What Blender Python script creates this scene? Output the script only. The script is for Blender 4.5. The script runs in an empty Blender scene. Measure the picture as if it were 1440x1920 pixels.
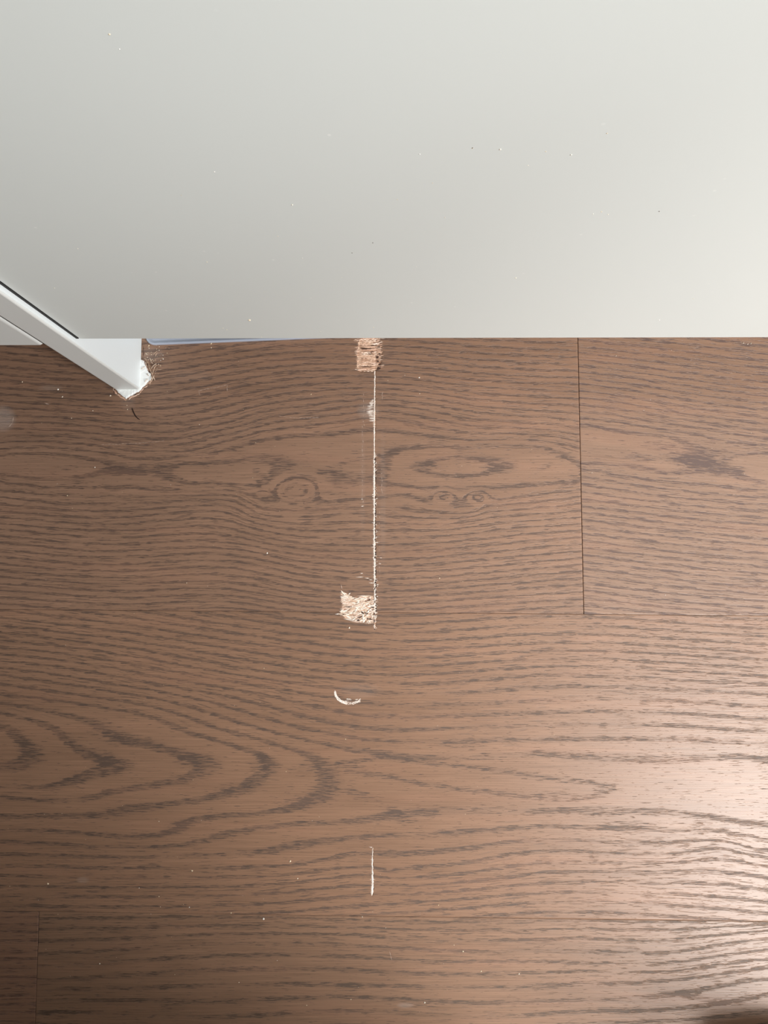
import bpy, bmesh, math, random
import numpy as np
from mathutils import Vector, Matrix

# ------------------------------------------------------------------ camera
W, H = 1440, 1920
F = 1386.0                       # focal length in pixels of the 1440x1920 frame
CAM_Z = 0.50                     # lens height above the floor, world origin is straight below it
NAD = (750.0, 1070.0)            # where the plumb line meets the picture
d = np.array([NAD[0]-720, NAD[1]-960, F]); d /= np.linalg.norm(d)      # camera space: x right, y down, z forward
up = np.array([0.0030, -1.0, 0.0]); yax = up - d*up.dot(d); yax /= np.linalg.norm(yax)
zax = -d
xax = np.cross(yax, zax)
if xax[0] < 0: xax = -xax
RW = np.array([xax, yax, zax])   # camera-space vector -> world coordinates
CAM = np.array([0.0, 0.0, CAM_Z])

def ray(px, py):
    return RW @ np.array([px-720.0, py-960.0, F])
def P(px, py, z=0.0):            # point of the horizontal plane z seen at a pixel of the photograph
    r = ray(px, py); t = (z-CAM_Z)/r[2]
    return CAM + r*t
def PY(px, py, y):               # point of the vertical plane y seen at a pixel
    r = ray(px, py); t = y/r[1]
    return CAM + r*t
def to_px(x, y, z=0.0):
    v = np.stack([x, y, np.zeros_like(x)+z-CAM_Z], -1) @ RW
    return 720+F*v[..., 0]/v[..., 2], 960+F*v[..., 1]/v[..., 2]

scene = bpy.context.scene
C = scene.collection
cam_data = bpy.data.cameras.new('camera'); cam = bpy.data.objects.new('camera', cam_data); C.objects.link(cam)
cam_data.sensor_fit = 'VERTICAL'; cam_data.sensor_height = 36.0; cam_data.lens = 36.0*F/H
cam_data.clip_start = 0.01; cam_data.clip_end = 50
m3 = np.stack([RW @ np.array([1, 0, 0]), RW @ np.array([0, -1, 0]), RW @ np.array([0, 0, -1])], 1)
mw = Matrix([list(m3[i])+[CAM[i]] for i in range(3)]+[[0, 0, 0, 1]])
cam.matrix_world = mw
scene.camera = cam

# ------------------------------------------------------------------ world, lights, exposure
world = bpy.data.worlds.new('world'); scene.world = world; world.use_nodes = True
bg = world.node_tree.nodes['Background']; bg.inputs[0].default_value = (0.80, 0.90, 1.0, 1); bg.inputs[1].default_value = 1.0

def area(name, loc, target, sx, sy, power, color):
    l = bpy.data.lights.new(name, 'AREA'); l.shape = 'RECTANGLE'; l.size = sx; l.size_y = sy
    l.energy = power; l.color = color
    o = bpy.data.objects.new(name, l); C.objects.link(o); o.location = loc
    o.rotation_euler = (Vector(target)-Vector(loc)).to_track_quat('-Z', 'Y').to_euler()
    return o
# daylight entering through the two openings of the room
area('window_daylight', (1.93, -1.35, 1.50), (0.0, 0.0, 0.2), 0.9, 1.0, 79, (0.965, 0.995, 1.0))
area('skylight_daylight', (1.42, -1.02, 2.36), (0.6, -0.5, 0.0), 0.6, 0.6, 75, (0.97, 0.985, 0.975))

scene.view_settings.view_transform = 'Standard'
scene.view_settings.look = 'None'
scene.view_settings.exposure = 0.0
scene.view_settings.gamma = 1.0
scene.view_settings.use_curve_mapping = False
scene.cycles.max_bounces = 6

# ------------------------------------------------------------------ small helpers
rnd = random.Random(11)
def lin(r, g, b):
    f = lambda c: (c/255/12.92) if c/255 <= 0.04045 else ((c/255+0.055)/1.055)**2.4
    return (f(r), f(g), f(b), 1.0)
def tag(o, label=None, cat=None, group=None, kind=None):
    if label: o['label'] = label
    if cat: o['category'] = cat
    if group: o['group'] = group
    if kind: o['kind'] = kind
    return o
def empty(name, loc=(0, 0, 0)):
    o = bpy.data.objects.new(name, None); C.objects.link(o); o.location = loc; o.empty_display_size = 0.02
    return o
def mesh_obj(name, verts, faces, mat=None, parent=None, smooth=False):
    me = bpy.data.meshes.new(name)
    me.from_pydata([tuple(map(float, v)) for v in verts], [], [tuple(f) for f in faces]); me.update()
    o = bpy.data.objects.new(name, me); C.objects.link(o)
    if mat: me.materials.append(mat)
    if smooth: me.polygons.foreach_set('use_smooth', [True]*len(me.polygons))
    if parent is not None:
        o.parent = parent
        o.location = -Vector(parent.location) if parent.location.length else (0, 0, 0)
    return o
def box(name, x0, x1, y0, y1, z0, z1, mat, parent=None, bevel=0.0, seg=3):
    bm = bmesh.new()
    vs = [bm.verts.new((x, y, z)) for x in (x0, x1) for y in (y0, y1) for z in (z0, z1)]
    for f in ((0, 1, 3, 2), (4, 6, 7, 5), (0, 4, 5, 1), (2, 3, 7, 6), (0, 2, 6, 4), (1, 5, 7, 3)):
        bm.faces.new([vs[i] for i in f])
    bmesh.ops.recalc_face_normals(bm, faces=bm.faces[:])
    if bevel > 0:
        bmesh.ops.bevel(bm, geom=bm.edges[:], offset=bevel, segments=seg, profile=0.5, affect='EDGES')
        for f in bm.faces:
            f.smooth = len(f.verts) <= 4 and f.calc_area() < max((x1-x0), (z1-z0))*bevel*3
    me = bpy.data.meshes.new(name); bm.to_mesh(me); bm.free()
    me.materials.append(mat)
    o = bpy.data.objects.new(name, me); C.objects.link(o)
    if parent is not None:
        o.parent = parent; o.location = -Vector(parent.location)
    return o

# ------------------------------------------------------------------ node helpers
class NT:
    def __init__(s, name):
        s.m = bpy.data.materials.new(name); s.m.use_nodes = True
        s.t = s.m.node_tree; s.b = s.t.nodes['Principled BSDF']
    def n(s, typ, **kw):
        x = s.t.nodes.new(typ)
        for k, v in kw.items(): setattr(x, k, v)
        return x
    def put(s, sock, val):
        if hasattr(val, 'is_linked') or isinstance(val, bpy.types.NodeSocket): s.t.links.new(val, sock)
        else: sock.default_value = val
    def math(s, op, a, b=0.0, c=0.0, clamp=False):
        x = s.n('ShaderNodeMath', operation=op); x.use_clamp = clamp
        s.put(x.inputs[0], a); s.put(x.inputs[1], b)
        if op in ('MULTIPLY_ADD', 'SMOOTH_MIN', 'SMOOTH_MAX'): s.put(x.inputs[2], c)
        return x.outputs[0]
    def rng(s, v, a, b, c=0.0, d_=1.0, smooth=True):
        x = s.n('ShaderNodeMapRange'); x.interpolation_type = 'SMOOTHSTEP' if smooth else 'LINEAR'
        s.put(x.inputs[0], v); s.put(x.inputs[1], a); s.put(x.inputs[2], b); s.put(x.inputs[3], c); s.put(x.inputs[4], d_)
        return x.outputs[0]
    def vec(s, x, y, z=0.0):
        n = s.n('ShaderNodeCombineXYZ'); s.put(n.inputs[0], x); s.put(n.inputs[1], y); s.put(n.inputs[2], z)
        return n.outputs[0]
    def noise(s, v, scale=1.0, detail=2.0, rough=0.5):
        n = s.n('ShaderNodeTexNoise'); s.put(n.inputs['Vector'], v)
        n.inputs['Scale'].default_value = scale; n.inputs['Detail'].default_value = detail; n.inputs['Roughness'].default_value = rough
        return n.outputs[0]
    def mix(s, f, a, b):
        n = s.n('ShaderNodeMix'); n.data_type = 'RGBA'
        s.put(n.inputs[0], f); s.put(n.inputs[6], a); s.put(n.inputs[7], b)
        return n.outputs[2]
    def attr(s, name):
        n = s.n('ShaderNodeAttribute'); n.attribute_name = name; return n.outputs['Fac']
    def obj(s):
        n = s.n('ShaderNodeTexCoord'); sp = s.n('ShaderNodeSeparateXYZ'); s.t.links.new(n.outputs['Object'], sp.inputs[0])
        return n.outputs['Object'], sp.outputs
    def bump(s, h, strength, dist):
        n = s.n('ShaderNodeBump'); n.inputs['Strength'].default_value = strength; n.inputs['Distance'].default_value = dist
        s.t.links.new(h, n.inputs['Height']); s.t.links.new(n.outputs[0], s.b.inputs['Normal'])

# ------------------------------------------------------------------ materials
def oak(name, base, dark, seed, stroke=1.0):
    k = NT(name); _, (ox, oy, oz) = k.obj()
    X = k.math('MULTIPLY', ox, 2772.0); G = k.math('MULTIPLY', k.attr('across'), 1.0)
    R0 = k.attr('ring'); blot = k.attr('blot'); raw = k.attr('raw'); haze = k.attr('haze')
    jag = k.noise(k.vec(k.math('DIVIDE', X, 55.0), k.math('DIVIDE', G, 4.5), seed), 1, 3, .6)
    jag2 = k.noise(k.vec(k.math('DIVIDE', X, 16.0), k.math('DIVIDE', G, 3.0), seed+7.7), 1, 1, .5)
    amp_ = k.attr('steep'); dn = k.attr('dense')
    R = k.math('ADD', R0, k.math('MULTIPLY', amp_, k.math('ADD', k.math('MULTIPLY', k.math('SUBTRACT', jag, .5), 1.9), k.math('MULTIPLY', k.math('SUBTRACT', jag2, .5), .9))))
    fr = k.math('FRACT', k.math('ADD', R, 40.15))
    band = k.math('MULTIPLY', k.rng(fr, 0.0, .10), k.rng(fr, .26, .50, 1.0, 0.0))
    along = k.noise(k.vec(k.math('DIVIDE', X, 120.0), k.math('MULTIPLY', R0, .8), seed+3.1), 1, 2, .5)
    amp = k.rng(along, .30, .62, .25, 1.0)
    amp = k.math('ADD', amp, k.math('MULTIPLY', k.attr('tip'), .6), clamp=True)
    amp = k.math('MINIMUM', amp, 1.0)
    band = k.math('MULTIPLY', band, amp)
    p1 = k.noise(k.vec(k.math('DIVIDE', X, 24.0), k.math('DIVIDE', G, 1.7), seed+11), 1, 2, .55)
    p2 = k.noise(k.vec(k.math('DIVIDE', X, 48.0), k.math('MULTIPLY', R0, 5.2), seed+17), 1, 3, .6)
    st = k.noise(k.vec(k.math('DIVIDE', X, 110.0), k.math('DIVIDE', G, 1.7), seed+23), 1, 2, .6)
    dens = k.math('ADD', k.math('MULTIPLY', band, .17*stroke), k.math('MULTIPLY', blot, .155))
    th = k.math('SUBTRACT', .645, dens)
    pore1 = k.rng(k.math('SUBTRACT', p1, th), -.01, .07)
    pore2 = k.math('MULTIPLY', k.rng(k.math('ADD', p2, k.math('MULTIPLY', band, .05)), .565, .645), dn)
    pore = k.math('MAXIMUM', pore1, k.math('MULTIPLY', pore2, .85))
    body = k.math('MAXIMUM', k.math('MULTIPLY', band, .30), k.math('MULTIPLY', k.math('MULTIPLY', blot, k.rng(st, .38, .62, .35, 1.0)), .24), clamp=True)
    dk = k.math('MAXIMUM', k.math('MULTIPLY', pore, .92), body, clamp=True)
    # fine streaks and slow tone changes
    sl = k.noise(k.vec(k.math('DIVIDE', X, 420.0), k.math('DIVIDE', G, 42.0), seed+31), 1, 2, .5)
    tone = k.math('ADD', k.rng(st, .25, .75, -.23, .23, False), k.rng(sl, .3, .7, -.07, .07, False))
    hsv = k.n('ShaderNodeHueSaturation'); hsv.inputs['Color'].default_value = lin(*base)
    k.put(hsv.inputs['Value'], k.math('ADD', tone, 1.0))
    col = k.mix(dk, hsv.outputs[0], lin(*dark))
    ray_ = k.noise(k.vec(k.math('DIVIDE', X, 300.0), k.math('DIVIDE', G, 30.0), seed+47), 1, 1, .5)
    col = k.mix(k.rng(ray_, .5, .75, 0, .16), col, lin(168, 122, 98))
    col = k.mix(k.math('MULTIPLY', haze, k.rng(st, .3, .7, .5, 1.0, False)), col, lin(176, 160, 150))
    rn = k.noise(k.vec(k.math('DIVIDE', X, 18.0), k.math('DIVIDE', G, 2.2), seed+5), 1, 2, .6)
    rawcol = k.mix(k.rng(rn, .35, .65), lin(170, 125, 100), lin(232, 196, 168))
    edge = k.math('ADD', raw, k.math('MULTIPLY', k.math('SUBTRACT', rn, .5), .8))
    col = k.mix(k.rng(edge, .42, .55), col, rawcol)
    k.t.links.new(col, k.b.inputs['Base Color'])
    k.put(k.b.inputs['Roughness'], k.math('ADD', .37, k.math('MULTIPLY', dk, .25)))
    k.b.inputs['IOR'].default_value = 1.48
    h = k.math('ADD', k.math('MULTIPLY', pore, -1.0), k.math('ADD', k.math('MULTIPLY', st, .5), k.math('MULTIPLY', body, -.5)))
    k.bump(h, .55, .00022)
    return k.m

def paint(name, rgb, rough=.38, bump=.03, specks=0.0):
    k = NT(name); ov, (ox, oy, oz) = k.obj()
    col = lin(*rgb)
    tint = k.noise(k.math('MULTIPLY', 1, 1) if False else ov, 3.0, 2, .5)
    c = k.mix(k.rng(tint, .3, .7, 0, .25), col, lin(*[min(255, v*1.015+1) for v in rgb]))
    if specks > 0:
        vo = k.n('ShaderNodeTexVoronoi'); k.put(vo.inputs['Vector'], ov); vo.inputs['Scale'].default_value = 190.0
        sep = k.n('ShaderNodeSeparateColor'); k.t.links.new(vo.outputs['Color'], sep.inputs[0])
        sel = k.rng(sep.outputs[0], .93, .99)
        dot = k.rng(vo.outputs['Distance'], .05, .16, 1.0, 0.0)
        c = k.mix(k.math('MULTIPLY', k.math('MULTIPLY', sel, dot), specks), c, lin(244, 244, 240))
    k.t.links.new(c, k.b.inputs['Base Color'])
    fine = k.noise(ov, 900.0, 2, .5)
    k.put(k.b.inputs['Roughness'], k.math('ADD', rough-.03, k.math('MULTIPLY', fine, .06)))
    k.bump(fine, bump, .0002)
    return k.m

def island_tint(name, stops, rough=.7):
    k = NT(name); ov, (ox, oy, oz) = k.obj()
    g = k.n('ShaderNodeNewGeometry')
    cr = k.n('ShaderNodeValToRGB'); k.t.links.new(g.outputs['Random Per Island'], cr.inputs[0])
    e = cr.color_ramp.elements
    e[0].position = 0; e[0].color = lin(*stops[0]); e[1].position = 1; e[1].color = lin(*stops[-1])
    for i, sc_ in enumerate(stops[1:-1]):
        x = e.new((i+1)/(len(stops)-1)); x.color = lin(*sc_)
    nz = k.noise(ov, 1800.0, 2, .6)
    hs = k.n('ShaderNodeHueSaturation'); k.t.links.new(cr.outputs[0], hs.inputs['Color']); k.put(hs.inputs['Value'], k.rng(nz, .3, .7, .88, 1.12, False))
    k.t.links.new(hs.outputs[0], k.b.inputs['Base Color']); k.b.inputs['Roughness'].default_value = rough
    return k.m

M_door = paint('satin_warm_grey_lacquer', (219, 222, 218), .36, .04, .55)
M_side = paint('satin_white_grey_board', (213, 213, 209), .40, .03)
M_white = paint('white_board', (232, 236, 236), .42, .03)
M_wall = paint('matt_grey_paint', (176, 178, 178), .8, .05)
M_dark = paint('dark_underlay', (40, 30, 24), .8, .05)
M_caulk = paint('white_caulk', (246, 246, 243), .5, .6)
M_raw = island_tint('raw_wood_fibre', [(196, 150, 122), (226, 190, 164), (240, 214, 194), (214, 168, 142), (248, 228, 212)])
M_raw2 = island_tint('raw_pale_fibre', [(214, 184, 160), (244, 226, 208), (250, 238, 226), (232, 200, 180), (254, 246, 238)])
M_pale = island_tint('pale_scratch_fibre', [(222, 200, 186), (246, 232, 220), (238, 220, 206), (250, 240, 230)])
M_pit = island_tint('pit_shade_and_specks', [(58, 36, 24), (84, 54, 38), (44, 28, 20)])  # dark tone for painted shade in hollows and gaps, and for specks
M_fuzz = island_tint('tan_fuzz', [(150, 118, 94), (196, 166, 140), (222, 200, 178)])
M_faint = island_tint('faint_scuff', [(176, 150, 134), (200, 176, 160), (166, 138, 122)])
M_crumb = island_tint('sawdust_crumb', [(246, 236, 220), (232, 208, 170), (250, 246, 240)])
M_blk = paint('shade_black', (30, 27, 26), .7, .3)  # black for the gap shade strips and the added shadow prop
M_hair = island_tint('dark_hair', [(30, 12, 10), (34, 14, 12)], .4)

k = NT('bluish_clear_plastic'); k.b.inputs['Base Color'].default_value = lin(172, 178, 192); k.b.inputs['Roughness'].default_value = .18
k.b.inputs['Coat Weight'].default_value = .5
ov, _o = k.obj(); k.bump(k.noise(ov, 60.0, 2, .5), .2, .0005); M_plastic = k.m

# ------------------------------------------------------------------ room shell
RX0, RX1, RY0, RY1, RZ = -2.0, 2.0, -2.6, 0.72, 2.4
room = []
def struct(name, *a, **kw):
    o = box(name, *a, **kw); o['kind'] = 'structure'; return o
struct('wall_back', RX0, RX1, RY1, RY1+.1, 0, RZ, M_wall)
struct('wall_left', RX0-.1, RX0, RY0, RY1, 0, RZ, M_wall)
struct('wall_front', RX0, RX1, RY0-.1, RY0, 0, RZ, M_wall)
# right wall with a window opening, built from four slabs joined in one mesh
def slabs(name, lst, mat):
    vs, fs = [], []
    for (x0, x1, y0, y1, z0, z1) in lst:
        b = len(vs)
        vs += [(x, y, z) for x in (x0, x1) for y in (y0, y1) for z in (z0, z1)]
        fs += [tuple(b+i for i in f) for f in ((0, 1, 3, 2), (4, 6, 7, 5), (0, 4, 5, 1), (2, 3, 7, 6), (0, 2, 6, 4), (1, 5, 7, 3))]
    o = mesh_obj(name, vs, fs, mat); o['kind'] = 'structure'; return o
WY0, WY1, WZ0, WZ1 = -1.95, -0.75, 0.90, 2.10
slabs('wall_right', [(RX1, RX1+.1, RY0, WY0, 0, RZ), (RX1, RX1+.1, WY1, RY1, 0, RZ), (RX1, RX1+.1, WY0, WY1, 0, WZ0), (RX1, RX1+.1, WY0, WY1, WZ1, RZ)], M_wall)
SX0, SX1, SY0, SY1 = 0.9, 1.8, -1.4, -0.5
slabs('ceiling', [(RX0, SX0, RY0, RY1, RZ, RZ+.1), (SX1, RX1, RY0, RY1, RZ, RZ+.1), (SX0, SX1, RY0, SY0, RZ, RZ+.1), (SX0, SX1, SY1, RY1, RZ, RZ+.1)], M_wall)

# ------------------------------------------------------------------ wood figure: growth-ring fields traced from the photograph
def spread(x, lo, hi, v0, v1):
    n = int(round(v1-v0)); return [(x, lo+(hi-lo)*i/n, v0+i) for i in range(n+1)]
def line(v, pts): return [(x, y, v) for x, y in pts]
CA = []
CA += spread(0, 855, 650, 1, 17) + spread(0, 918, 1143, 3, 21) + [(0, 868, .5), (0, 887, 1), (0, 902, 2), (100, 866, .5)]
CA += [(240, 877, 1.1), (200, 868, 1), (150, 860, 1), (300, 868, 1.4), (300, 892, 1.2), (200, 892, 1.3)] + spread(240, 858, 648, 2, 18) + spread(240, 930, 1145, 3, 20)
CA += [(350, 868, 1), (420, 866, 1), (390, 885, .5), (430, 888, .4), (350, 882, .7), (470, 890, .6), (300, 900, 1.3), (360, 912, 1.4), (450, 914, 1.4)]
CA += line(3, [(350, 845), (425, 826), (480, 812), (550, 801), (700, 783)]) + line(5, [(330, 822), (450, 800), (600, 770), (700, 758)])
CA += spread(500, 770, 640, 6, 16) + spread(450, 925, 1146, 2.4, 20)
CA += line(2, [(480, 938), (520, 944), (555, 947), (600, 944), (640, 938), (690, 934)]) + line(4, [(480, 962), (555, 968), (640, 963)]) + spread(555, 980, 1146, 5, 19)
CA += [(600, 868, 1.3), (680, 866, 1.6), (620, 885, 1.1), (700, 888, 1.2), (700, 905, 1.2), (555, 885, 1.1), (555, 917, 1.0)]
CA += line(1, [(730, 852), (760, 842), (820, 837), (930, 837), (1020, 841), (1055, 852), (1070, 864), (720, 906), (785, 913), (880, 918), (930, 913), (1000, 908), (1080, 902)])
CA += line(.45, [(760, 875), (780, 858), (780, 895), (960, 858), (1000, 872), (1030, 875), (960, 893), (860, 850), (860, 902)])
CA += line(0, [(790, 875), (820, 866), (860, 860), (905, 865), (940, 875), (905, 886), (860, 890), (820, 885)]) + line(-.6, [(850, 877), (870, 874)])
CA += spread(900, 825, 650, 2, 16) + spread(900, 936, 1146, 2, 19) + spread(1080, 840, 645, 2, 17) + spread(1080, 918, 1148, 2, 20)
CA += line(2, [(760, 926), (800, 938), (832, 950), (862, 944), (895, 950), (930, 938)]) + line(3, [(832, 960), (895, 960)])
CC = []
CC += spread(1095, 795, 640, 1, 14) + spread(1440, 850, 650, 1, 16) + spread(1250, 818, 644, 1, 15) + [(1130, 830, .5), (1200, 845, .6), (1110, 845, .5), (1260, 860, .9), (1330, 872, 1.0), (1400, 880, .8)]
CC += spread(1095, 868, 1146, 1, 22) + spread(1440, 905, 1152, 1, 20) + spread(1250, 888, 1149, 1, 21)
CB = []
CB += line(0, [(0, 1365), (57, 1405), (30, 1385), (0, 1437), (40, 1428)]) + [(0, 1400, -.4)]
CB += line(1, [(0, 1340), (50, 1352), (90, 1365), (125, 1390), (170, 1420), (215, 1432), (165, 1450), (115, 1470), (75, 1477), (0, 1475)])
CB += line(2, [(20, 1322), (90, 1337), (125, 1345), (170, 1360), (200, 1377), (240, 1392), (280, 1400), (325, 1415), (372, 1428), (350, 1455), (300, 1465), (250, 1475), (200, 1485), (165, 1497), (100, 1500), (0, 1494)])
CB += line(3, [(0, 1302), (150, 1320), (260, 1340), (295, 1350), (320, 1360), (370, 1380), (425, 1397), (480, 1415), (498, 1436), (475, 1460), (425, 1485), (370, 1497), (300, 1507), (240, 1512), (165, 1527), (100, 1528), (0, 1530)])
CB += line(4, [(0, 1284), (150, 1303), (300, 1330), (350, 1345), (400, 1362), (450, 1377), (520, 1400), (570, 1415), (604, 1440), (595, 1490), (550, 1510), (500, 1522), (425, 1527), (360, 1535), (320, 1560), (280, 1567), (215, 1567), (100, 1556), (0, 1553)])
CB += spread(300, 1312, 1152, 5, 16) + spread(0, 1268, 1146, 5, 14) + spread(700, 1412, 1298, 5, 10) + spread(700, 1280, 1156, 11, 19)
CB += spread(1000, 1412, 1290, 5, 10) + spread(1000, 1267, 1158, 11, 18) + spread(1400, 1420, 1298, 5, 10) + spread(1400, 1280, 1162, 11, 19)
CB += line(5, [(640, 1540), (550, 1542), (490, 1550), (430, 1560), (300, 1588), (0, 1575)]) + line(6, [(700, 1565), (625, 1572), (565, 1580), (450, 1597), (300, 1605), (0, 1600)])
CB += line(7, [(650, 1600), (600, 1610), (540, 1620)]) + spread(300, 1625, 1700, 7, 11) + spread(0, 1622, 1698, 7, 11) + spread(700, 1625, 1712, 8, 13)
CB += spread(1000, 1520, 1572, 5, 7) + line(8, [(720, 1632), (780, 1625), (870, 1617), (970, 1598), (1020, 1593), (1170, 1597), (1270, 1597), (1370, 1590)]) + spread(1000, 1617, 1712, 9, 14) + spread(1400, 1540, 1587, 5, 7) + spread(1400, 1610, 1722, 8.7, 14)
CB += [(x, 1440+(x-700)*.05, 4.55) for x in (680, 800, 900, 1000, 1150, 1300, 1440)]
CB += [(x, 1475+(x-700)*.04, 4.55) for x in (700, 800, 900, 1000, 1150, 1300, 1440)]
CE = []
ycol = {100: [1721, 1739, 1760, 1784, 1808, 1832, 1853, 1874, 1898], 400: [1718, 1735, 1750, 1770, 1792, 1818, 1845, 1875, 1903],
        640: [1722, 1736, 1750, 1770, 1789, 1813, 1845, 1868, 1895], 900: [1728, 1743, 1760, 1784, 1801, 1826, 1850, 1882, 1906],
        1100: [1727, 1740, 1758, 1782, 1806, 1821, 1843, 1874, 1894], 1250: [1728, 1744, 1760, 1784, 1803, 1821, 1837, 1864, 1891],
        1400: [1720, 1735, 1748, 1763, 1784, 1801, 1819, 1839, 1872]}
for x, ys in ycol.items():
    CE += [(x, y, i) for i, y in enumerate(ys)]
CD = [(x, y+5, i) for x in (0, 60) for i, y in enumerate([1716, 1727, 1741, 1757, 1775, 1790, 1806, 1825, 1841, 1858, 1876, 1893, 1912])]
CG = spread(0, 560, 100, 0, 34) + spread(700, 560, 100, 1, 34) + spread(1440, 560, 100, 0, 33)

SX = .38
def tps_fit(ctrl, lam):
    c = np.array(ctrl, float); q = np.stack([c[:, 0]*SX, c[:, 1]], 1)/100
    # merge near duplicates
    r = np.linalg.norm(q[:, None]-q[None], axis=2); K = np.where(r > 1e-9, r*r*np.log(np.maximum(r, 1e-9)), 0)
    n = len(q); A = np.zeros((n+3, n+3)); A[:n, :n] = K+np.eye(n)*lam; A[:n, n] = 1; A[:n, n+1:] = q; A[n, :n] = 1; A[n+1:, :n] = q.T
    b = np.zeros(n+3); b[:n] = c[:, 2]
    return q, np.linalg.solve(A, b)
def tps_eval(fit, px, py):
    q, w = fit; n = len(q)
    p = np.stack([px.ravel()*SX, py.ravel()], 1)/100; out = np.empty(len(p))
    for i in range(0, len(p), 20000):
        s = p[i:i+20000]; r2 = ((s[:, None]-q[None])**2).sum(2)
        out[i:i+20000] = (.5*r2*np.log(np.maximum(r2, 1e-18))) @ w[:n] + w[n] + s @ w[n+1:]
    return out.reshape(px.shape)
def field(ctrl, x0, x1, y0, y1, lam=.004, step=5.0):
    fit = tps_fit(ctrl, lam)
    gx = np.arange(x0, x1+step, step); gy = np.arange(y0, y1+step, step)
    Z = tps_eval(fit, *np.meshgrid(gx, gy))
    def ev(px, py):
        cx = np.clip(px, x0, x1); cy = np.clip(py, y0, y1)
        u = (cx-x0)/step; v = (cy-y0)/step
        i = np.minimum(u.astype(int), len(gx)-2); j = np.minimum(v.astype(int), len(gy)-2); u -= i; v -= j
        z = (Z[j, i]*(1-u)*(1-v)+Z[j, i+1]*u*(1-v)+Z[j+1, i]*(1-u)*v+Z[j+1, i+1]*u*v)
        return z + np.abs(py-cy)/14 + (px-cx)*.004
    return ev
rs = np.random.RandomState(5)
WAVES = [(rs.uniform(-.012, .012), rs.uniform(.01, .07)*rs.choice([-1, 1]), rs.uniform(0, 6.28)) for _ in range(14)]
def wobble(px, py):
    return sum(np.sin(a*px+b*py+c) for a, b, c in WAVES)/len(WAVES)**.5

def seg_dist(px, py, pts, ysc=1.0):
    dmin = np.full(px.shape, 1e9)
    for (ax, ay), (bx, by) in zip(pts[:-1], pts[1:]):
        dx, dy = bx-ax, (by-ay)*ysc; L = dx*dx+dy*dy+1e-9
        t = np.clip(((px-ax)*dx+(py-ay)*ysc*dy)/L, 0, 1)
        dmin = np.minimum(dmin, np.hypot(px-ax-t*dx, (py-ay)*ysc-t*dy))
    return dmin
# dark pore patches: (x, y, half length, half height, tilt, strength)
BLOTS = [(240, 884, 60, 8, .05, .8), (290, 872, 40, 6, .1, .6), (150, 905, 30, 6, 0, .7), (50, 920, 40, 5, 0, .5), (385, 871, 38, 4, 0, .8), (130, 878, 30, 6, -.1, .4),
         (608, 885, 24, 5, 0, 1.0), (690, 858, 40, 5, -.1, .6), (645, 868, 30, 5, -.25, .7), (620, 925, 40, 3, .05, .7), (870, 893, 28, 5, 0, .8), (925, 876, 25, 7, 0, .8), (890, 863, 30, 5, 0, .8), (812, 873, 28, 5, .1, .6), (1020, 876, 16, 7, -.3, .8),
         (1050, 856, 16, 6, .3, .8), (1062, 905, 20, 9, 0, .6), (1075, 890, 14, 5, 0, .6), (1245, 838, 45, 10, .12, .75), (1290, 862, 60, 14, .12, .9), (1200, 858, 38, 9, .1, .8), (1370, 882, 50, 8, .05, .6), (1400, 838, 40, 6, .15, .6), (1330, 828, 40, 5, .1, .5),
         (1110, 800, 30, 5, .1, .5), (1160, 808, 30, 5, .1, .5), (1130, 880, 40, 4, .1, .6), (1270, 1000, 60, 4, .08, .4),
         (350, 1425, 26, 15, 0, .75), (487, 1430, 20, 18, 0, .6), (575, 1440, 26, 14, .0, .55), (195, 1427, 24, 12, 0, .6), (190, 1385, 30, 8, .5, .5), (45, 1400, 18, 18, 0, .6), (130, 1458, 34, 10, -.3, .55), (225, 1388, 30, 8, .3, .4),
         (430, 1477, 30, 12, -.25, .6), (560, 1502, 40, 13, -.2, .65), (330, 1548, 30, 12, -.4, .6), (280, 1568, 40, 5, 0, .5), (660, 1437, 32, 7, .15, .8), (670, 1488, 40, 9, .3, .85), (735, 1520, 24, 9, .1, .7), (760, 1540, 36, 5, 0, .7), (200, 1410, 20, 8, .4, .4),
         (820, 1560, 20, 5, -.2, .7), (860, 1555, 36, 4, 0, .5), (1020, 1458, 50, 7, .08, .7), (1040, 1492, 60, 8, .05, .6), (900, 1482, 30, 6, .15, .6), (1130, 1480, 22, 10, 0, .7), (1130, 1527, 40, 4, -.05, .9), (1190, 1545, 60, 7, .05, .7), (1140, 1553, 30, 5, -.1, .5), (1310, 1390, 30, 6, .2, .6), (1430, 1420, 20, 4, 0, .5),
         (870, 1400, 50, 7, .05, .6), (1090, 1555, 30, 3, 0, .4), (1300, 1545, 40, 6, .1, .4),
         (655, 1850, 26, 10, .1, .7), (560, 1845, 50, 5, 0, .4), (325, 1884, 30, 10, 0, .6), (100, 1900, 40, 8, .1, .5), (1290, 1866, 40, 9, .15, .9), (1350, 1878, 45, 8, .1, .7), (1180, 1895, 50, 9, .05, .5), (790, 1885, 40, 5, 0, .6), (900, 1850, 30, 4, 0, .5), (780, 1752, 40, 4, .1, .4), (960, 1762, 30, 4, 0, .4),
         (200, 1795, 70, 4, 0, .4), (1200, 690, 50, 4, .05, .4), (1060, 1075, 60, 3, 0, .4), (860, 1165, 60, 3, 0, .4)]
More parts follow.
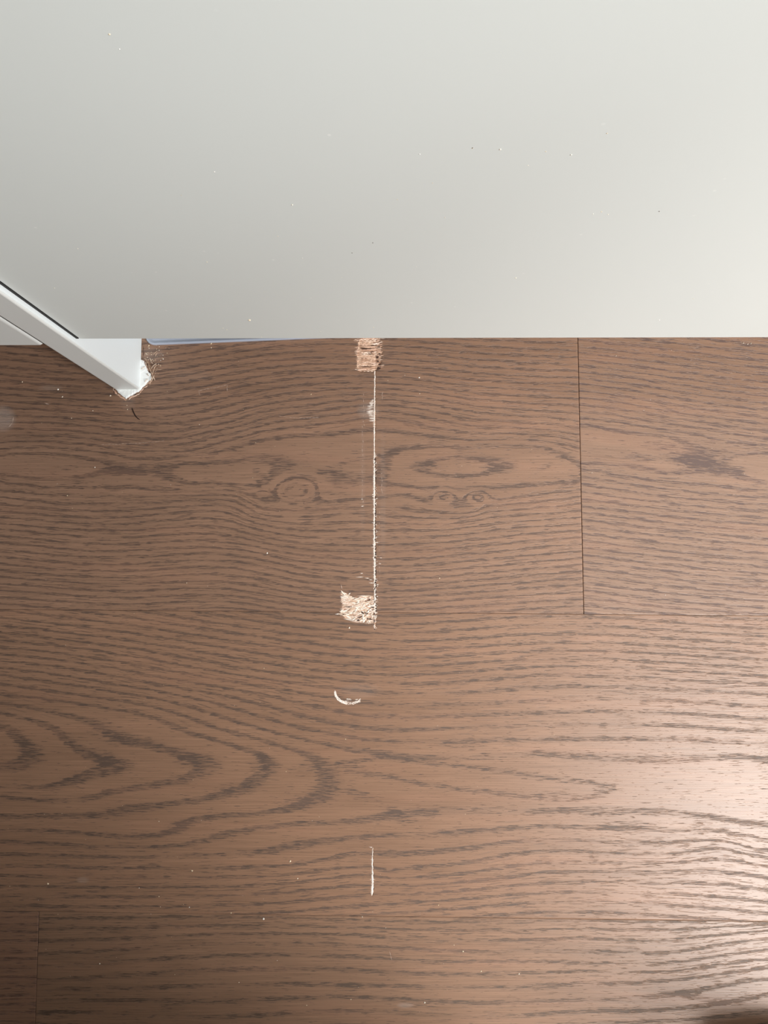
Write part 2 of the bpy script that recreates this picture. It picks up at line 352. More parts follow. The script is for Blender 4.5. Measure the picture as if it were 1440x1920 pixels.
BLINES = [([(630, 1431), (720, 1420), (770, 1427), (845, 1435), (920, 1442), (980, 1452), (1040, 1460), (1090, 1465), (1150, 1474)], 5, 1.0),
          ([(650, 1445), (735, 1457), (795, 1470), (865, 1480), (930, 1487), (1000, 1495), (1070, 1499), (1110, 1494), (1150, 1480)], 5.5, .95),
          ([(478, 882), (496, 893), (484, 905), (488, 918)], 5, .8),
          ([(720, 853), (735, 845), (760, 841), (860, 837)], 2.5, .5), ([(724, 912), (775, 913), (805, 922), (820, 935), (850, 940), (880, 928), (930, 915), (1000, 910), (1080, 903)], 2.5, .6),
          ([(538, 900), (550, 894), (575, 892), (590, 898)], 4, .9), ([(535, 900), (528, 915), (535, 930), (550, 938), (575, 938), (590, 928), (593, 908)], 2.5, .7),
          ([(505, 918), (520, 932), (545, 944), (580, 944), (600, 932)], 2.5, .8), ([(822, 928), (832, 923), (842, 929), (838, 939), (826, 938), (822, 928)], 2, .7),
          ([(886, 927), (896, 923), (906, 929), (900, 937), (889, 936), (886, 927)], 2, .7), ([(545, 915), (555, 908), (565, 914), (558, 922), (548, 921)], 1.8, .6),
          ([(484, 925), (492, 922), (500, 927), (492, 932), (484, 925)], 2, .6)]
KNOTS = [(555, 917, 46, 26, 2.6), (832, 931, 22, 14, 1.6), (895, 930, 22, 13, 1.6), (1082, 1836, 10, 6, .8), (492, 926, 16, 9, 1.0), (1152, 1241, 10, 7, .8)]
HAZES = [(5, 785, 24, 24, .55), (95, 727, 22, 5, .25), (155, 1650, 12, 6, .25), (675, 1295, 40, 14, .12), (285, 665, 22, 14, .28), (690, 770, 20, 16, .3), (760, 1885, 16, 5, .3), (240, 755, 14, 16, .15), (680, 900, 5, 120, .08), (718, 940, 6, 130, .10), (360, 705, 40, 10, .08)]
# gouged pits: polygon in photograph pixels, depth in metres
PITS = [([(674, 634), (671, 650), (669, 690), (674, 696), (700, 697), (713, 688), (716, 660), (712, 634)], .0011),
        ([(640, 1110), (642, 1140), (638, 1150), (648, 1160), (672, 1166), (700, 1168), (706, 1160), (705, 1120), (690, 1117), (660, 1120), (648, 1112)], .0009)
        ]
SCRATCH = [(704, 600), (703, 700), (702, 800), (702, 900), (702, 1000), (703, 1100), (703, 1180)]
SCRATCH2 = [(699, 1594), (698, 1620), (698, 1650), (698, 1678)]
def inside(px, py, poly):
    r = np.zeros(px.shape, bool); n = len(poly)
    for i in range(n):
        x0, y0 = poly[i]; x1, y1 = poly[(i+1) % n]
        c = ((y0 > py) != (y1 > py)) & (px < (x1-x0)*(py-y0)/((y1-y0) or 1e-9)+x0); r ^= c
    return r

evA = field(CA, -60, 1110, 560, 1170); evB = field(CB, -60, 1500, 1120, 1740); evC = field(CC, 1070, 1500, 560, 1170)
evE = field(CE, 40, 1500, 1695, 1990); evD = field(CD, -60, 90, 1695, 1990); evG = field(CG, -60, 1500, 100, 600)

WOODS = [oak('smoked_oak_plank_%s' % n, b, dk, s, st) for n, b, dk, s, st in (
    ('a', (142, 109, 88), (90, 70, 60), 1.0, 1.0), ('b', (143, 109, 87), (88, 70, 60), 5.0, 1.0), ('c', (141, 110, 90), (92, 72, 66), 9.0, .9), ('d', (138, 106, 85), (86, 68, 56), 14.0, 1.1), ('e', (138, 104, 84), (88, 66, 56), 19.0, 1.0))]

floor = empty('floor'); floor['kind'] = 'structure'
box('underlay', RX0-.1, RX1+.1, RY0-.1, RY1+.1, -.03, -.0145, M_dark, floor)

TOPX = (P(1083, 636), P(1094, 1150))      # the open butt joint on the right
seamU = (P(0, 1142.5), P(1440, 1154.5)); seamL = (P(0, 1708.5), P(1440, 1728))
def lerp_line(a, b):                        # y as a function of x
    s = (b[1]-a[1])/(b[0]-a[0]); return lambda x: a[1]+s*(x-a[0])
yU, yL = lerp_line(*seamU), lerp_line(*seamL)
slope = (seamU[1][1]-seamU[0][1])/(seamU[1][0]-seamU[0][0])
PW = float(yU(0)-yL(0))                     # plank width
def par(y0): return lambda x: y0+slope*x
y_top = par(float(yU(0))+PW); y_top2 = par(float(yU(0))+2*PW); y_top3 = par(float(yU(0))+3*PW); y_bot = par(float(yL(0))-PW)
def joint(pa, pb):
    s = (pb[0]-pa[0])/(pb[1]-pa[1]); return lambda y: pa[0]+s*(y-pa[1])
jR = joint(*TOPX); jL = joint(P(73, 1713), P(66, 1920))
XL, XR = RX0+.01, RX1-.01
VX0, VX1 = P(-40, 960)[0], P(1480, 960)[0]
VY0, VY1 = P(720, 1960)[1], P(720, 590)[1]
def axis(lo, hi, vlo, vhi, fine, coarse=.04, extra=()):
    a = []
    if lo < vlo: n = max(2, int((min(vlo, hi)-lo)/coarse)); a += list(np.linspace(lo, min(vlo, hi), n, endpoint=False))
    s, e = max(lo, vlo), min(hi, vhi)
    if e > s: a += list(np.linspace(s, e, max(2, int((e-s)/fine)), endpoint=False))
    else: e = max(lo, min(vlo, hi))
    if hi > e: n = max(2, int((hi-e)/coarse)); a += list(np.linspace(max(e, lo), hi, n))
    else: a += [hi]
    a = set(round(float(t), 6) for t in a)
    for c, w, st in extra:
        if lo < c < hi: a |= set(round(float(t), 6) for t in np.arange(max(lo, c-w), min(hi, c+w), st))
    a = sorted(a); out = [a[0]]
    for t in a[1:]:
        if t-out[-1] > .00008: out.append(t)
    return np.array(out)
GAP = .00005
def plank(x_lo, x_hi, y_lo, y_hi, ev, mat, tilt=0.0, fine=.00072, dz=0.0, gapl=GAP, gapr=GAP):
    """x_lo/x_hi: functions of y (ends), y_lo/y_hi: functions of x (long edges)."""
    yc = (y_lo(0)+y_hi(0))/2
    xa = axis(x_lo(yc), x_hi(yc), VX0, VX1, fine, extra=[(P(702, 900)[0], .0026, .0003)] if fine < .002 else ())
    ya = axis(y_lo(0), y_hi(0), VY0, VY1, fine)
    u = (xa-xa[0])/(xa[-1]-xa[0]); v = (ya-ya[0])/(ya[-1]-ya[0])
    r = .0003
    def ring(t, n, L):          # rounded long edges: extra rows close to the border
        e = [0, r*.3/L, r/L]; return np.array(sorted(set(list(t[(t > r*1.5/L) & (t < 1-r*1.5/L)])+e+[1-q for q in e])))
    u = ring(u, 0, xa[-1]-xa[0]); v = ring(v, 0, ya[-1]-ya[0])
    Lx, Ly = xa[-1]-xa[0], ya[-1]-ya[0]
    X0 = xa[0]+u*Lx
    U, V = np.meshgrid(u, v)
    Y = np.empty_like(U); X = np.empty_like(U)
    ylo = y_lo(X0)+GAP; yhi = y_hi(X0)-GAP
    Y = ylo[None, :]+(yhi-ylo)[None, :]*V
    xl = x_lo(Y)+gapl; xr = x_hi(Y)-gapr
    X = xl+(xr-xl)*U
    ex = np.minimum(U, 1-U)*Lx; ey = np.minimum(V, 1-V)*Ly; e = np.minimum(ex, ey)
    Z = dz - np.where(e < r, .00018*(1-e/r)**2, 0)
    px, py = to_px(X, Y)
    ring_ = ev(px, py)
    bl = np.zeros_like(X); hz = np.zeros_like(X); raw = np.zeros_like(X); across = py - tilt*px
    gy_ = np.abs(ev(px, py+2)-ev(px, py-2))/4; gx_ = np.abs(ev(px+6, py)-ev(px-6, py))/12
    steep = np.clip(np.hypot(gx_*22, gy_*3.6), .06, .30); dense = np.clip((gy_-.03)/.03, 0, 1); tip = np.clip((gx_-.0018)/.0025, 0, 1)
    vis = (px > -60) & (px < 1500) & (py > 560) & (py < 1990)
    if vis.any():
        wob = wobble(px, py); ring_ = ring_ + .09*wob*np.clip(gy_/.05, .2, 1)
        for (kx, ky, rx, ry, a) in KNOTS:
            q = ((px-kx)/rx)**2+((py-ky)/ry)**2; g = np.exp(-q*1.3)
            if rx > 14: ring_ = ring_ + a*g
            across = across + (py-ky)*.35*np.exp(-q*.5)*-1
            if rx <= 14: bl = np.maximum(bl, .8*np.exp(-q*2.2))
        for (bx, by, rx, ry, t, a) in BLOTS:
            dx = px-bx; dy = py-by-t*dx; bl = np.maximum(bl, a*np.clip(1.35-((dx/rx)**2+(dy/ry)**2)**.75, 0, 1))
        for pts, w, a in BLINES:
            xs = [p[0] for p in pts]; 
            dd = seg_dist(px, py, pts); bl = np.maximum(bl, a*np.clip(1.4-dd/w, 0, 1))
        for (hx, hy, rx, ry, a) in HAZES:
            q = ((px-hx)/rx)**2+((py-hy)/ry)**2; hz = np.maximum(hz, a*np.clip(1.3-q, 0, 1))
        for poly, dep in PITS:
            m = inside(px, py, poly); raw = np.where(m, 1.0, raw); Z = np.where(m, Z-dep*(.55+.45*np.sin(px*.9+py*1.7)), Z)
        dd = seg_dist(px, py, SCRATCH); wv = 1.6+.9*np.sin(py*.05)+.5*np.sin(py*.31)
        g = np.clip(1.3-dd/np.maximum(wv, .8), 0, 1)*(py < 1182); raw = np.maximum(raw, g*.9); Z = Z-g*.00025
        dd = seg_dist(px, py, SCRATCH2); g = np.clip(1.2-dd/1.8, 0, 1); Z = Z-g*.0002
    ny, nx = X.shape
    verts = np.stack([X, Y, Z], -1).reshape(-1, 3)
    idx = np.arange(ny*nx).reshape(ny, nx)
    quads = np.stack([idx[:-1, :-1], idx[:-1, 1:], idx[1:, 1:], idx[1:, :-1]], -1).reshape(-1, 4)
    # sides and bottom
    per = np.concatenate([idx[0, :], idx[1:, -1], idx[-1, -2::-1], idx[-2:0:-1, 0]])
    low = verts[per].copy(); low[:, 2] = dz-.014
    b0 = len(verts); n = len(per); li = b0+np.arange(n)
    side = np.stack([per, li, np.roll(li, -1), np.roll(per, -1)], -1)
    verts = np.concatenate([verts, low]); quads = np.concatenate([quads, side])
    me = bpy.data.meshes.new('plank')
    me.vertices.add(len(verts)); me.vertices.foreach_set('co', verts.ravel().astype(np.float32))
    nf = len(quads)
    me.loops.add(nf*4); me.loops.foreach_set('vertex_index', quads.ravel().astype(np.int32))
    me.polygons.add(nf); me.polygons.foreach_set('loop_start', np.arange(0, nf*4, 4, dtype=np.int32))
    me.polygons.foreach_set('use_smooth', np.ones(nf, bool))
    me.update(calc_edges=True)
    pad = lambda a: np.concatenate([a.ravel(), a.ravel()[per]]).astype(np.float32)
    for nm, arr in (('ring', ring_), ('across', across), ('blot', bl), ('haze', hz), ('raw', raw), ('steep', steep), ('dense', dense), ('tip', tip)):
        at = me.attributes.new(nm, 'FLOAT', 'POINT'); at.data.foreach_set('value', pad(arr))
    me.materials.append(mat)
    o = bpy.data.objects.new('plank', me); C.objects.link(o); o.parent = floor
    return o
cst = lambda c: (lambda y: c+0*y)
far = .004
wA, wB, wC, wD, wE = WOODS
p_up = plank(cst(-.95), jR, yU, y_top, evA, wA, .0)
p_right = plank(jR, cst(1.25), yU, y_top, evC, wC, .075, dz=-.00008, gapl=.0003)
p_mid = plank(cst(-.9), cst(1.05), yL, yU, evB, wB, .01)
p_low = plank(jL, cst(1.5), y_bot, yL, evE, wD, .0)
p_lowl = plank(cst(-1.5), jL, y_bot, yL, evD, wE, .0, dz=-.00005, gapr=.00022)
gen = lambda px, py: py/14.0+np.sin(px*.004)*2
def row(ylo, yhi, xs):
    for a, b in zip(xs[:-1], xs[1:]):
        plank(cst(a), cst(b), ylo, yhi, gen, WOODS[rnd.randrange(5)], fine=.02)
row(yU, y_top, [XL, -.95]); row(yU, y_top, [1.25, XR]); row(yL, yU, [XL, -.9]); row(yL, yU, [1.05, XR]); row(y_bot, yL, [XL, -1.5]); row(y_bot, yL, [1.5, XR])
row(y_top, y_top2, [XL, -.4, .9, XR]); row(y_top2, y_top3, [XL, -1.0, .5, XR])
yb = float(yL(0))-PW; i = 0
offs = [(-.7, .6), (-1.2, .1, 1.4), (-.3, 1.1), (-1.0, .4), (-.6, .9), (-1.3, .2, 1.5), (-.5, .7), (-1.1, .5)]
while yb-PW > RY0-.05 and i < 12:
    row(par(yb-PW), par(yb), [XL]+list(offs[i % 8])+[XR]); yb -= PW; i += 1

# ------------------------------------------------------------------ splinters, scratches and scuffs (relief that belongs to the boards)
class Bits:
    def __init__(s): s.v, s.f = [], []
    def sliver(s, x, y, L, w, h, ang, z0, zt=0.0, seg=1):
        """a splinter: long six-sided wedge, metres"""
        c, sn = math.cos(ang), math.sin(ang); b = len(s.v)
        def pt(a, t, z): s.v.append((x+a*c-t*sn, y+a*sn+t*c, z))
        m = rnd.uniform(-.15, .15)*L
        pt(-L/2, 0, z0+zt*.2); pt(L/2, 0, z0+h*.3+zt)
        pt(m, -w/2, z0); pt(m, w/2, z0); pt(m-.15*L, rnd.uniform(-.2, .2)*w, z0+h); pt(m+.2*L, rnd.uniform(-.2, .2)*w, z0+h*.8+zt*.5)
        for f in ((0, 2, 4), (0, 4, 3), (4, 2, 5), (4, 5, 3), (5, 2, 1), (5, 1, 3), (0, 3, 2), (2, 3, 1)): s.f.append(tuple(b+i for i in f))
    def chip(s, x, y, r, h, z0, n=5):
        b = len(s.v); a0 = rnd.random()*6
        for i in range(n):
            a = a0+i*6.283/n; q = r*rnd.uniform(.6, 1.2); s.v.append((x+q*math.cos(a), y+q*math.sin(a), z0))
        s.v.append((x+rnd.uniform(-.3, .3)*r, y+rnd.uniform(-.3, .3)*r, z0+h))
        for i in range(n): s.f.append((b+i, b+(i+1) % n, b+n))
        s.f.append(tuple(b+i for i in range(n))[::-1])
    def thread(s, pts, r):
        b0 = None
        for i, p in enumerate(pts):
            p = Vector(p); q = Vector(pts[min(i+1, len(pts)-1)])-Vector(pts[max(i-1, 0)]); q.normalize()
            a = q.cross(Vector((0, 0, 1))); a = a.normalized() if a.length > 1e-6 else Vector((1, 0, 0)); c = q.cross(a)
            b = len(s.v); rr = r*(.35 if i in (0, len(pts)-1) else 1)
            for j in range(4):
                t = j*math.pi/2; s.v.append(tuple(p+a*rr*math.cos(t)+c*rr*math.sin(t)))
            if b0 is not None:
                for j in range(4): s.f.append((b0+j, b0+(j+1) % 4, b+(j+1) % 4, b+j))
            b0 = b
    def build(s, name, mat, parent, label=None, smooth=False, kind=None):
        o = mesh_obj(name, s.v, s.f, mat, parent, smooth)
        if label: o['label'] = label
        if kind: o['kind'] = kind
        return o
PXM = CAM_Z/F                               # metres per pixel on the floor
def in_poly(x, y, poly): return bool(inside(np.array([float(x)]), np.array([float(y)]), poly)[0])

# square gouge under the appliance door
b = Bits()
y = 628.0
while y < 696:
    l0 = 673+rnd.uniform(-4, 3); r0 = 712+rnd.uniform(-5, 4); n = rnd.choice([1, 1, 2])
    cuts = [l0]+[l0+(r0-l0)*rnd.uniform(.35, .7)]*(n-1)+[r0]
    for a_, c_ in zip(cuts[:-1], cuts[1:]):
        q = P((a_+c_)/2, y+rnd.uniform(-.6, .6)); b.sliver(q[0], q[1], (c_-a_)*1.12*PXM, rnd.uniform(2.8, 4.6)*PXM, rnd.uniform(.0004, .0009), rnd.uniform(-.04, .06), -.0008)
    y += rnd.uniform(2.1, 3.2)
for i in range(46):
    y = rnd.uniform(634, 694); sgn = rnd.choice([-1, 1]); x = (670 if sgn < 0 else 713)+rnd.uniform(-3, 3)
    q = P(x, y); b.sliver(q[0], q[1], rnd.uniform(5, 15)*PXM, rnd.uniform(.9, 1.9)*PXM, .0003, rnd.uniform(-.15, .25), -.0001, .0002)
g1 = b.build('gouge', M_raw, p_up, 'pale splintered square gouge in the dark oak, cut by the door edge')
b = Bits()
for (x, y, L, w, a) in ((712, 664, 5, 4, 1.2), (708, 670, 7, 5, .8), (711, 690, 12, 6, .9), (713, 684, 6, 5, 1.2), (710, 651, 8, 3, .3), (690, 654, 30, 1.8, .08), (697, 660, 18, 1.5, .12), (682, 653, 16, 2, 0), (694, 664, 14, 1.3, 0), (688, 688, 34, 1.5, 0), (709, 678, 4, 3, 1), (702, 648, 20, 1.4, .1)):
    q = P(x, y); b.sliver(q[0], q[1], L*PXM, w*PXM, .00012, a, .00002)
b.build('gouge_hollow_shade', M_pit, p_up, 'dark slivers coloured as the shade in the gouge hollows')  # dark slivers laid on top, painted shade of the hollows

# ragged gouge on the long seam
b = Bits(); poly = PITS[1][0]
n = 0
while n < 330:
    x, y = rnd.uniform(634, 708), rnd.uniform(1106, 1170)
    if not in_poly(x, y, poly): continue
    n += 1; q = P(x, y); messy = (x-640)/66*(y-1105)/60
    b.sliver(q[0], q[1], rnd.uniform(7, 22)*PXM*(1-.5*messy), rnd.uniform(1.6, 4.0)*PXM, rnd.uniform(.0003, .0009), rnd.gauss(0, .12+1.1*messy), -.0005, rnd.uniform(0, .0003))
for (x, y, L, w, a) in ((643, 1112, 14, 4, -.9), (650, 1120, 16, 3, -.7), (645, 1118, 10, 3, -.6), (640, 1100, 10, 1.2, -1.3), (640, 1151, 16, 3, .05), (634, 1151, 12, 2, .1), (655, 1162, 24, 2, -.15), (668, 1166, 26, 2, -.1), (690, 1168, 24, 1.5, 0), (680, 1117, 24, 2, .05), (693, 1117, 20, 2, -.1), (655, 1113, 6, 3, .6), (664, 1160, 14, 2, .6), (640, 1145, 10, 3, .5)):
    q = P(x, y); b.sliver(q[0], q[1], L*PXM, w*PXM, .0004, a, -.00005, .0002)
b.build('gouge', M_raw2, p_mid, 'ragged pale gouge with loose fibres across the long seam')
b = Bits()
for (x, y, L, w, a) in ((693, 1124, 5, 3, .3), (699, 1139, 6, 3, 0), (680, 1149, 9, 3, -.7), (688, 1151, 8, 2.5, .6), (672, 1163, 7, 3, .2), (644, 1152, 6, 2, .2), (702, 1152, 6, 3, 1.2), (702, 1165, 9, 2.2, 1.5), (703, 1180, 5, 2, 0), (652, 1138, 16, 1.6, 0), (675, 1157, 12, 1.8, .1), (693, 1161, 14, 2, -.1), (705, 1146, 5, 2, 1.4)):
    q = P(x, y); b.sliver(q[0], q[1], L*PXM, w*PXM, .00015, a, .0003)
b.build('gouge_hollow_shade', M_pit, p_mid, 'dark slivers coloured as the shade in the gouge hollows')  # hollow shade put in as dark slivers over the fibres

# the long straight scratch
b = Bits(); dk = Bits()
def sx(y):
    pts = SCRATCH
    for (x0, y0), (x1, y1) in zip(pts[:-1], pts[1:]):
        if y0 <= y <= y1: return x0+(x1-x0)*(y-y0)/(y1-y0)
    return 703
def scratch_run(par_, ya, yb_):
    b = Bits(); y = ya
    while y < yb_:
        wide = 3.8 if y < 860 else 5.8
        if y > 1150: wide = 1.8
        if 1000 < y < 1100: wide = 6.4
        if not (1166 < y < 1172):
            q = P(sx(y)-.3+rnd.uniform(-.4, .4), y); b.sliver(q[0], q[1], rnd.uniform(4.5, 8)*PXM, wide*PXM*rnd.uniform(.5, .8), .00022, math.pi/2+rnd.uniform(-.25, .25), -.00005)
            if y > 850 and rnd.random() < .7:
                q = P(sx(y)+rnd.uniform(-2.5, 4), y); b.sliver(q[0], q[1], rnd.uniform(3, 7)*PXM, rnd.uniform(.8, 1.5)*PXM, .0002, rnd.uniform(-1, 1), 0)
        y += rnd.uniform(1.7, 2.6)
    b.build('scratch', M_pale, par_, 'long straight whitish scratch', kind=None)
scratch_run(p_up, 697, 1146); scratch_run(p_mid, 1150, 1178)
b = Bits()
for i in range(90):
    y = rnd.uniform(860, 1146); q = P(sx(y)+rnd.uniform(1.0, 3.0), y); b.sliver(q[0], q[1], rnd.uniform(2, 5)*PXM, rnd.uniform(1.2, 2.2)*PXM, .00012, rnd.uniform(.6, 1.8), .00018)
for (x, y) in ((703.5, 1092), (703, 1103), (704, 863), (705, 885), (703, 1045), (703, 1128)):
    q = P(x, y); b.sliver(q[0], q[1], 6*PXM, 2.4*PXM, .0001, 1.4, .00016)
b.build('scratch_pit', M_pit, p_up, 'dark specks along the scratch')
# side scuff beside the scratch near the top, and cross marks further down
b = Bits()
for i in range(46):
    y = rnd.uniform(748, 790); wid = 6+10*min(1, (y-748)/16) if y < 780 else 10
    q = P(701-rnd.uniform(.3, 1)*wid*.6, y); b.sliver(q[0], q[1], rnd.uniform(5, 14)*PXM, rnd.uniform(.7, 1.5)*PXM, .00012, rnd.uniform(-.08, .08), .00001)
for (x, y, L) in ((674, 1082, 16), (688, 1084, 10), (695, 1087, 8), (678, 1075, 6), (697, 1093, 12), (706, 1096, 10), (680, 949, 6), (679, 936, 4), (714, 1046, 5), (712, 1057, 6), (700, 1026, 10), (706, 1017, 9)):
    q = P(x, y); b.sliver(q[0], q[1], L*PXM, 1.4*PXM, .00015, rnd.uniform(-.1, .1), 0)
b.build('scuff', M_pale, p_up, 'short whitish scuffs beside the long scratch')
b = Bits()
for (x0, y0, y1, step) in ((680, 800, 950, 9), (717, 735, 750, 4), (716, 880, 925, 7), (682, 740, 800, 8), (711, 960, 1090, 8)):
    y = y0
    while y < y1:
        q = P(x0+rnd.uniform(-1, 1), y); b.sliver(q[0], q[1], rnd.uniform(3, 9)*PXM, rnd.uniform(.5, .9)*PXM, .00005, math.pi/2+rnd.uniform(-.2, .2), .00001); y += rnd.uniform(.5, 1.5)*step
def stroke(b, pts, w, step=6, jitter=.6, h=.00006):
    for (x0, y0), (x1, y1) in zip(pts[:-1], pts[1:]):
        L = math.hypot(x1-x0, y1-y0); n = max(1, int(L/step))
        for i in range(n):
            t = (i+.5)/n; q0 = P(x0+(x1-x0)*t+rnd.uniform(-jitter, jitter), y0+(y1-y0)*t+rnd.uniform(-jitter, jitter)); a = math.atan2(-(y1-y0), x1-x0)
            b.sliver(q0[0], q0[1], L/n*1.3*PXM, w*rnd.uniform(.6, 1.1)*PXM, h, a+rnd.uniform(-.1, .1), .00001)
stroke(b, [(372, 733), (380, 731), (400, 727), (426, 722)], .9); stroke(b, [(426, 722), (426, 734)], 1.2); stroke(b, [(372, 732), (375, 741)], 1.2)
stroke(b, [(523, 780), (560, 784), (598, 783)], .9); stroke(b, [(190, 834), (240, 832), (308, 827)], .8); stroke(b, [(84, 756), (92, 758)], 2)
stroke(b, [(26, 783), (24, 792), (16, 801)], 1.6)
stroke(b, [(730, 1785), (735, 1800)], .7)
b.build('scuff', M_faint, p_up, 'faint hairline scuffs on the dark oak')
# crescent mark
b = Bits(); cr = [(627, 1297), (629, 1304), (633, 1311), (640, 1316), (650, 1319), (661, 1319), (670, 1316), (675, 1312)]
for (w, off) in ((2.4, 0), (1.8, -1.8), (1.6, 1.4)):
    for (x0, y0), (x1, y1) in zip(cr[:-1], cr[1:]):
        for t in (.15, .5, .85):
            ww = w*(1.5 if x0 < 645 else .8); q = P(x0+(x1-x0)*t+rnd.uniform(-.7, .7)+(1 if off else 0), y0+(y1-y0)*t+off+rnd.uniform(-.5, .5))
            b.sliver(q[0], q[1], 5*PXM, ww*PXM, .00018, math.atan2(-(y1-y0), x1-x0)+rnd.uniform(-.3, .3), -.00002)
for i in range(14):
    q = P(rnd.uniform(645, 674), rnd.uniform(1310, 1318)); b.sliver(q[0], q[1], rnd.uniform(3, 7)*PXM, 1.2*PXM, .00012, rnd.uniform(-.4, .4), 0)
b.build('crescent_scrape', M_pale, p_mid, 'small white crescent-shaped scrape')
# short lower scratch
b = Bits(); y = 1592.0
while y < 1677:
    w = 1.0 if y < 1610 else (2.2 if y < 1640 else 3.8)
    x = 698.5 if y < 1640 else 698
    if y > 1662: w = 4.6
    q = P(x+rnd.uniform(-.4, .4)+.6*math.sin(y*.1), y); b.sliver(q[0], q[1], rnd.uniform(6, 11)*PXM, w*PXM, .00022, math.pi/2+rnd.uniform(-.1, .1), -.00003); y += 2.6
for (x, y, L) in ((695, 1588, 8), (698, 1612, 8), (699, 1649, 12), (696, 1589, 5)):
    q = P(x, y); b.sliver(q[0], q[1], L*PXM, .9*PXM, .0001, 0, 0)
b.build('scratch', M_pale, p_mid, 'short pale scratch with a rounded lower end')
b = Bits()
for (x, y) in ((700.5, 1641), (701, 1666)):
    q = P(x, y); b.sliver(q[0], q[1], 5*PXM, 2*PXM, .0001, 1.3, .0001)
b.build('scratch_pit', M_pit, p_mid, 'dark pit beside the short scratch')

# ------------------------------------------------------------------ cabinet front: side panel that stands on the floor, two hanging fronts
sl = P(217, 731); sr = P(262, 731)
PXL, PXR, PYF = float(sl[0]), float(sr[0]), float(sl[1]+sr[1])/2
side = empty('cabinet_side_panel', ((PXL+PXR)/2, .3, 0))
tag(side, 'narrow upright grey-white side panel standing in the floor between the two fronts', 'panel')
# ratio of heights: where the front's lower edge is seen against the upright's own corner
r_ = ray(150, 636); t_ = (PYF+.0035)/r_[1]; ZB = float(CAM_Z+r_[2]*t_)
YD = PYF+.0035
bt = .0013
k_ = M_side
box('panel_board', PXL, PXR, PYF, .66, .0002, .80, M_side, side, bevel=.0009)
# bright white inner reveal: edge-banded lining on the right face of the upright
box('reveal_lining', PXR-.0006, PXR+.0003, PYF+.0011, .655, .0003, .799, M_white, side)
# caulk round the foot
cp = [(213, 727), (220, 734), (227, 741), (236, 748), (243, 744), (252, 739), (262, 734), (268, 727), (277, 718), (286, 709), (283, 701), (277, 694), (273, 686), (270, 677), (262, 672), (240, 690), (214, 712)]
pts = []
for (x0, y0), (x1, y1) in zip(cp, cp[1:]+cp[:1]):
    n = max(1, int(math.hypot(x1-x0, y1-y0)/2.5))
    for i in range(n): pts.append((x0+(x1-x0)*i/n+rnd.uniform(-.7, .7), y0+(y1-y0)*i/n+rnd.uniform(-.7, .7)))
vs, fs = [], []; n = len(pts); cx_, cy_ = 250, 710
for z, sc_ in ((-.0003, 1.0), (.0006, .985), (.0009, .9)):
    for (x, y) in pts:
        q = P(cx_+(x-cx_)*sc_, cy_+(y-cy_)*sc_); vs.append((q[0], q[1], z+rnd.uniform(-.00008, .00008)))
for l in (0, 1):
    for i in range(n): fs.append((l*n+i, l*n+(i+1) % n, (l+1)*n+(i+1) % n, (l+1)*n+i))
q = P(cx_, cy_); vs.append((q[0], q[1], .001))
for i in range(n): fs.append((2*n+i, 2*n+(i+1) % n, 3*n))
mesh_obj('caulk', vs, fs, M_caulk, side)['label'] = 'white caulk filling round the foot'
# broken wood edge of the cut-out and its fuzz
b = Bits()
for pl_ in ([(268, 678), (276, 694), (287, 709)], [(287, 710), (275, 722), (262, 735)], [(262, 737), (248, 744), (240, 748)], [(211, 727), (218, 738), (228, 745), (236, 750)]):
    for (x0, y0), (x1, y1) in zip(pl_[:-1], pl_[1:]):
        for i in range(9):
            t = rnd.random(); q = P(x0+(x1-x0)*t+rnd.uniform(-1, 1.5), y0+(y1-y0)*t+rnd.uniform(-1, 1.5)); b.sliver(q[0], q[1], rnd.uniform(4, 9)*PXM, rnd.uniform(1.2, 2.4)*PXM, .0005, math.atan2(-(y1-y0), x1-x0)+rnd.uniform(-.3, .3), -.0001, .0001)
b.build('cutout_edge', M_raw, p_up, 'splintered raw wood rim of the cut-out round the upright')
b = Bits()
for (x, y, L, w, a) in ((214, 733, 12, 2.4, 1.5), (286, 714, 5, 3, .8), (272, 690, 8, 1.6, -1.1), (280, 698, 10, 1.8, -.9), (283, 704, 6, 1.5, -.9), (269, 664, 12, 1.6, 1.5), (269, 654, 14, 1.2, 1.55), (213, 727, 6, 2, -.7), (275, 723, 10, 1.4, .7)):
    q = P(x, y); b.sliver(q[0], q[1], L*PXM, w*PXM, .0001, a, .0004 if x > 270 else .0001)
b.build('cutout_gap_shade', M_pit, p_up, 'dark slivers coloured as the shade in the gap round the upright')  # shade of the gap put in as dark slivers
b = Bits()
def fuzz(x0, y0, x1, y1, bow=3):
    mx, my = (x0+x1)/2+rnd.uniform(-bow, bow), (y0+y1)/2+rnd.uniform(-bow, bow)
    pp = []
    for i in range(6):
        t = i/5; x = (1-t)**2*x0+2*t*(1-t)*mx+t*t*x1; y = (1-t)**2*y0+2*t*(1-t)*my+t*t*y1
        q = P(x, y); pp.append((q[0], q[1], .0006+.0012*math.sin(t*3.14)))
    b.thread(pp, .0002)
for s in ((278, 680, 286, 704), (284, 692, 294, 682), (286, 704, 291, 714), (283, 684, 287, 694), (285, 706, 294, 682), (288, 693, 304, 693), (272, 674, 280, 686), (276, 688, 275, 680), (279, 676, 284, 690), (287, 704, 282, 722), (290, 704, 285, 716), (270, 673, 276, 676)):
    fuzz(*s)
for i in range(10):
    x, y = rnd.uniform(272, 296), rnd.uniform(664, 712); fuzz(x, y, x+rnd.uniform(-9, 9), y+rnd.uniform(-9, 9))
fz = b.build('wood_fuzz', M_fuzz, None, kind='stuff'); tag(fz, 'tan wood fibres and fluff at the right of the upright foot', 'fluff')

